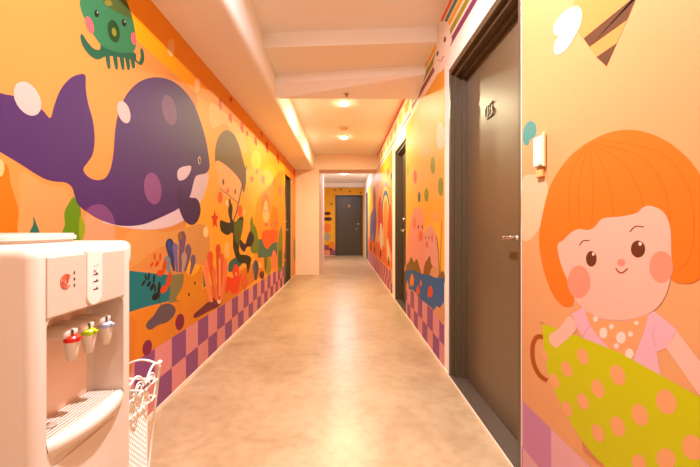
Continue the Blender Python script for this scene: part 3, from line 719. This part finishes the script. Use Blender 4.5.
for k in range(32):
    a = 2*math.pi*k/32; cs, sn = math.cos(a), math.sin(a)
    pts.append((-.895+.135*math.copysign(abs(cs)**.5, cs), .925+.135*math.copysign(abs(sn)**.5, sn)))
prism(bm, pts, 1.005, 1.016); prism(bm, [(-.895+(a+.895)*1.05, .925+(b_-.925)*1.05) for a, b_ in pts], 1.017, 1.033)
bmesh.ops.bevel(bm, geom=[e for e in bm.edges if abs(e.verts[0].co.z-e.verts[1].co.z) < 1e-5 and e.verts[0].co.z > 1.032], offset=.006, segments=3, affect='EDGES')
autosmooth(link('tank_lid', bm, PLASTIC, WD))
# silver upper panel
bm = bmesh.new(); box(bm, FX-.004, FX+.0035, NY0-.002, NY1+.002, NZ1+.002, .984, bevel=.003, seg=2); link('front_panel', bm, PANEL, WD)
bm = bmesh.new(); box(bm, NX-.001, NX+.004, NY0+.012, NY1-.012, NZ0+.01, NZ1-.012, bevel=.002, seg=1); link('niche_back', bm, NICHE, WD)
# button strip with rounded lower end
bm = bmesh.new(); cy_, hw = .9345, .031
pts = [(cy_+hw, .99), (cy_-hw, .99)] + [(cy_-hw*math.cos(a), .878-hw*math.sin(a)) for a in (math.pi*k/14 for k in range(15))]
prism(bm, pts, FX+.001, FX+.007, 'yz')
bmesh.ops.bevel(bm, geom=[e for e in bm.edges if all(v.co.x > FX+.006 for v in e.verts)], offset=.003, segments=2, affect='EDGES')
bs = link('button_strip', bm, mat('button_strip_plastic', (240, 220, 204), .3), WD)
bm = bmesh.new()
for z in (.927, .909, .889):
    box(bm, FX+.0065, FX+.0078, .928, .946, z-.0012, z+.0012); box(bm, FX+.0065, FX+.0078, .939, .942, z, z+.005)
for z, yy in ((.948, .931), (.945, .938), (.951, .944)): lathe(bm, (FX+.0065, yy, z), [(.0016, 0), (.0016, .001)], 'x', 8)
mk = link('button_marks', bm, BLACK, bs); mk.matrix_parent_inverse = Matrix.Identity(4); mk.parent = WD; mk.matrix_parent_inverse = Matrix.Translation(-Vector(WD.location))
for z in (.9395,):
    bm = bmesh.new(); lathe(bm, (FX+.0065, .934, z), [(.005, 0), (.005, .002), (.003, .003)], 'x', 14); link('button', bm, PLASTIC, WD)
# red ring emblem: open concentric arcs and a dot with a tail
RED = mat('red_emblem_ink', (232, 72, 34), .4)
bm = bmesh.new(); ey, ez = .8405, .9235
for r_, a0, a1 in ((.0160, 40, 320), (.0108, 25, 300), (.0062, 0, 345)):
    tube(bm, [(FX+.0042, ey+r_*math.cos(math.radians(a0+(a1-a0)*k/20)), ez+r_*1.0*math.sin(math.radians(a0+(a1-a0)*k/20))) for k in range(21)], .0012, 5)
lathe(bm, (FX+.0042, ey+.004, ez), [(.0038, 0), (.0038, .0008)], 'x', 12)
link('emblem', bm, RED, WD)
bm = bmesh.new()
for k, z in enumerate((.940, .925, .910)):
    for a in ((0, .006, .001), (0, .006, -.0025)): box(bm, FX+.0035, FX+.0044, .8645, .8695, z+a[2], z+a[2]+.0012)
    box(bm, FX+.0035, FX+.0044, .8664, .8676, z-.003, z+.004)
link('brand_marks', bm, mat('dark_ink', (70, 50, 40), .5), WD)
# taps
for nm, yy, col, cn in (('hot_tap', .885, (226, 40, 22), 'red'), ('warm_tap', .944, (176, 206, 20), 'green'), ('cold_tap', 1.012, (176, 178, 206), 'pale blue')):
    bm = bmesh.new()
    box(bm, NX+.001, FX-.014, yy-.024, yy+.024, .778, .802, bevel=.009, seg=3)
    lathe(bm, (FX-.016, yy, 0), [(.0085, .722), (.010, .724), (.0135, .742), (.0165, .765), (.0165, .770)], 'z', 20)
    tp = link(nm, bm, PLASTIC, WD); autosmooth(tp); tp['label'] = 'white tap with a %s collar' % cn
    def sub(n, bm, m):
        s_ = link(n, bm, m, WD); s_.parent = tp; s_.matrix_parent_inverse = Matrix.Identity(4); autosmooth(s_); return s_
    bm = bmesh.new(); lathe(bm, (FX-.016, yy, 0), [(.0168, .769), (.0172, .771), (.0172, .779), (.013, .783)], 'z', 20)
    box(bm, FX-.018, FX+.006, yy-.006, yy+.006, .774, .781, bevel=.002, seg=2)
    sub('collar', bm, mat('collar_'+cn.replace(' ', '_'), col, .35))
    bm = bmesh.new(); tube(bm, [(FX-.016, yy, .782), (FX-.014, yy-.002, .796), (FX-.010, yy-.004, .801)], [.004, .0035, .003], 8); sub('lever', bm, mat('grey_lever', (90, 80, 70), .4))
# drip tray: crescent lip, dark well, slats
def lip(off=0., n=24):
    out = []
    for k in range(n+1):
        s_ = k/n; out.append((FX+off+.030*math.sin(math.pi*s_)**.7, NY0+.002+(NY1-NY0-.004)*s_))
    return out
bm = bmesh.new()
outer = lip(); inner = [(-.665+.006*math.sin(math.pi*k/24), NY0+.006+(NY1-NY0-.012)*k/24) for k in range(25)]
def ringsurf(rings):
    vs = [[bm.verts.new((x, y, z)) for (x, y), z in zip(r_, zz)] for r_, zz in rings]
    for A, B in zip(vs, vs[1:]):
        for k in range(len(A)-1): bm.faces.new((A[k], A[k+1], B[k+1], B[k]))
mid = [(a*.35+b_*.65, y) for (a, y), (b_, _) in zip(inner, outer)]
low = [(x-.035*math.sin(math.pi*k/24)-.004, y) for k, (x, y) in enumerate(outer)]
ringsurf([(inner, [.571]*25), (mid, [.572]*25), (outer, [.563]*25), ([(x+.002, y) for x, y in outer], [.553]*25), ([(x-.006, y) for x, y in outer], [.538]*25), (low, [.522]*25), ([(FX-.02, y) for x, y in outer], [.517]*25), ([(FX-.02, y) for x, y in outer], [.56]*25), (inner, [.571]*25)])
bmesh.ops.recalc_face_normals(bm, faces=bm.faces[:])
tr = link('drip_tray', bm, PLASTIC, WD, True)
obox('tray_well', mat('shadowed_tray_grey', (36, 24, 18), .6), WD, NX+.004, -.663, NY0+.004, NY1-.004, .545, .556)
bm = bmesh.new()
for k in range(8):
    x = NX+.009+k*.0105; box(bm, x, x+.0052, NY0+.004, NY1-.004, .562, .569)
for k in range(6):
    y = NY0+.03+k*.042; box(bm, NX+.006, -.664, y, y+.003, .5600, .5675)
link('drip_grille', bm, PLASTIC, WD)
bm = bmesh.new(); prism(bm, [(NY0, .03), (.985, .03), (.99, .455), (1.0, .49), (1.02, .512), (NY0, .512)], FX-.004, FX+.0035, 'yz')
link('lower_panel', bm, PLASTIC, WD)
bm = bmesh.new(); lathe(bm, (-.71, .868, .566), [(.014, 0), (.014, .006), (.010, .009), (.003, .009)], 'z', 20); link('drain_cap', bm, mat('drain_grey', (170, 146, 120), .4), WD, True)
bm = bmesh.new()
for x in (-1.0, -.7):
    for y in (.80, 1.04): lathe(bm, (x, y, 0), [(.018, 0), (.018, .014)], 'z', 14)
link('feet', bm, BLACK, WD)

# ------------------------------------------------------------------ white wire stand
WS = thing('wire_stand', (-.84, 1.24, 0), 'white scrolled wire stand with an openwork bin behind the water dispenser', 'stand')
TZ = .545
def cor(sx, sy, z):   # tapering corners
    k = (TZ-z)/TZ*.05
    return Vector((-.68-k if sx > 0 else -1.0+k, 1.33-k*.5 if sy > 0 else 1.135+k*.5, z))
for sx in (-1, 1):
    for sy in (-1, 1):
        bm = bmesh.new(); tube(bm, [cor(sx, sy, 0), cor(sx, sy, TZ)], .0045, 8); lathe(bm, cor(sx, sy, TZ), [(.004, 0), (.008, .004), (.008, .010), (.002, .014)], 'z', 10); link('post', bm, WIRE, WS, True)
def rail(z, r_=.004):
    bm = bmesh.new(); tube(bm, [cor(-1,-1,z), cor(1,-1,z), cor(1,1,z), cor(-1,1,z)], r_, 6, True); return bm
for z in (.49, .43, .06): link('rail', rail(z), WIRE, WS)
def scroll(A, B, curls=True):
    """arched rail with two curls between posts A and B (top corners)"""
    bm = bmesh.new(); d = B-A; n = 20
    P = lambda s_, z: Vector((A.x+d.x*s_, A.y+d.y*s_, z))
    tube(bm, [P(k/n, TZ-.01+.03*abs(math.sin(2*math.pi*k/n))**.8-.025*(1-abs(math.cos(math.pi*k/n)))) for k in range(n+1)], .004, 6)
    L_ = d.length
    for sg, c in ((1, .30), (-1, .70)):
        if curls: tube(bm, [P(c+sg*(.022*(1-t/26)+.003)*math.cos(t*.5)/L_, .512+(.022*(1-t/26)+.003)*math.sin(t*.5)) for t in range(20)], .0026, 5)
        tube(bm, [P(c+sg*(-.16+.32*k/10), .49-.055*math.sin(math.pi*k/10)) for k in range(11)], .003, 5)
    return bm
for a, b_ in (((1,-1),(1,1)), ((-1,1),(1,1)), ((-1,-1),(1,-1)), ((-1,-1),(-1,1))):
    link('scrollwork', scroll(cor(*a, TZ), cor(*b_, TZ), a == (1, -1)), WIRE, WS, True)
# openwork bin inside
bm = bmesh.new()
bx0, bx1, by0, by1, bz0, bz1 = -.965, -.70, 1.15, 1.275, .06, .47
def lattice(p0, p1, nu):
    d = p1-p0; h = bz1-bz0; n = nu
    st = d.length/n; rows = int(h/st)
    for i in range(-rows, n+1):
        for sg in (1, -1):
            pts = []
            for k in range(rows+1):
                s_ = (i+k)/n if sg > 0 else (i+rows-k)/n
                if -1e-6 <= s_ <= 1+1e-6: pts.append(p0+d*s_+Vector((0, 0, k*h/rows)))
            if len(pts) > 1: tube(bm, [pts[0], pts[-1]], .0032, 4)
cs = [Vector((bx0, by0, bz0)), Vector((bx1, by0, bz0)), Vector((bx1, by1, bz0)), Vector((bx0, by1, bz0))]
for k in range(4): lattice(cs[k], cs[(k+1) % 4], 12 if k % 2 == 0 else 7)
for z in (bz0, bz1): tube(bm, [Vector((c.x, c.y, z)) for c in cs], .004, 6, True)
for c in cs: tube(bm, [c, Vector((c.x, c.y, bz1))], .0038, 6)
link('openwork_bin', bm, WIRE, WS)

# ------------------------------------------------------------------ camera, world, view
cam = bpy.data.cameras.new('camera'); co = bpy.data.objects.new('camera', cam); C.objects.link(co)
co.location = (0, 0, CH); co.rotation_euler = (math.pi/2, 0, 0)
cam.sensor_width = 36; cam.lens = 36*F/700; cam.shift_x = (350-CX)/700; cam.shift_y = -(233.5-CY)/700; cam.clip_start = .02
S.camera = co
w = bpy.data.worlds.new('world'); S.world = w; w.use_nodes = True
w.node_tree.nodes['Background'].inputs['Color'].default_value = (1, .8, .6, 1); w.node_tree.nodes['Background'].inputs['Strength'].default_value = .1
S.view_settings.view_transform = 'Standard'; S.view_settings.look = 'None'; S.view_settings.gamma = 1; S.view_settings.exposure = 1.0
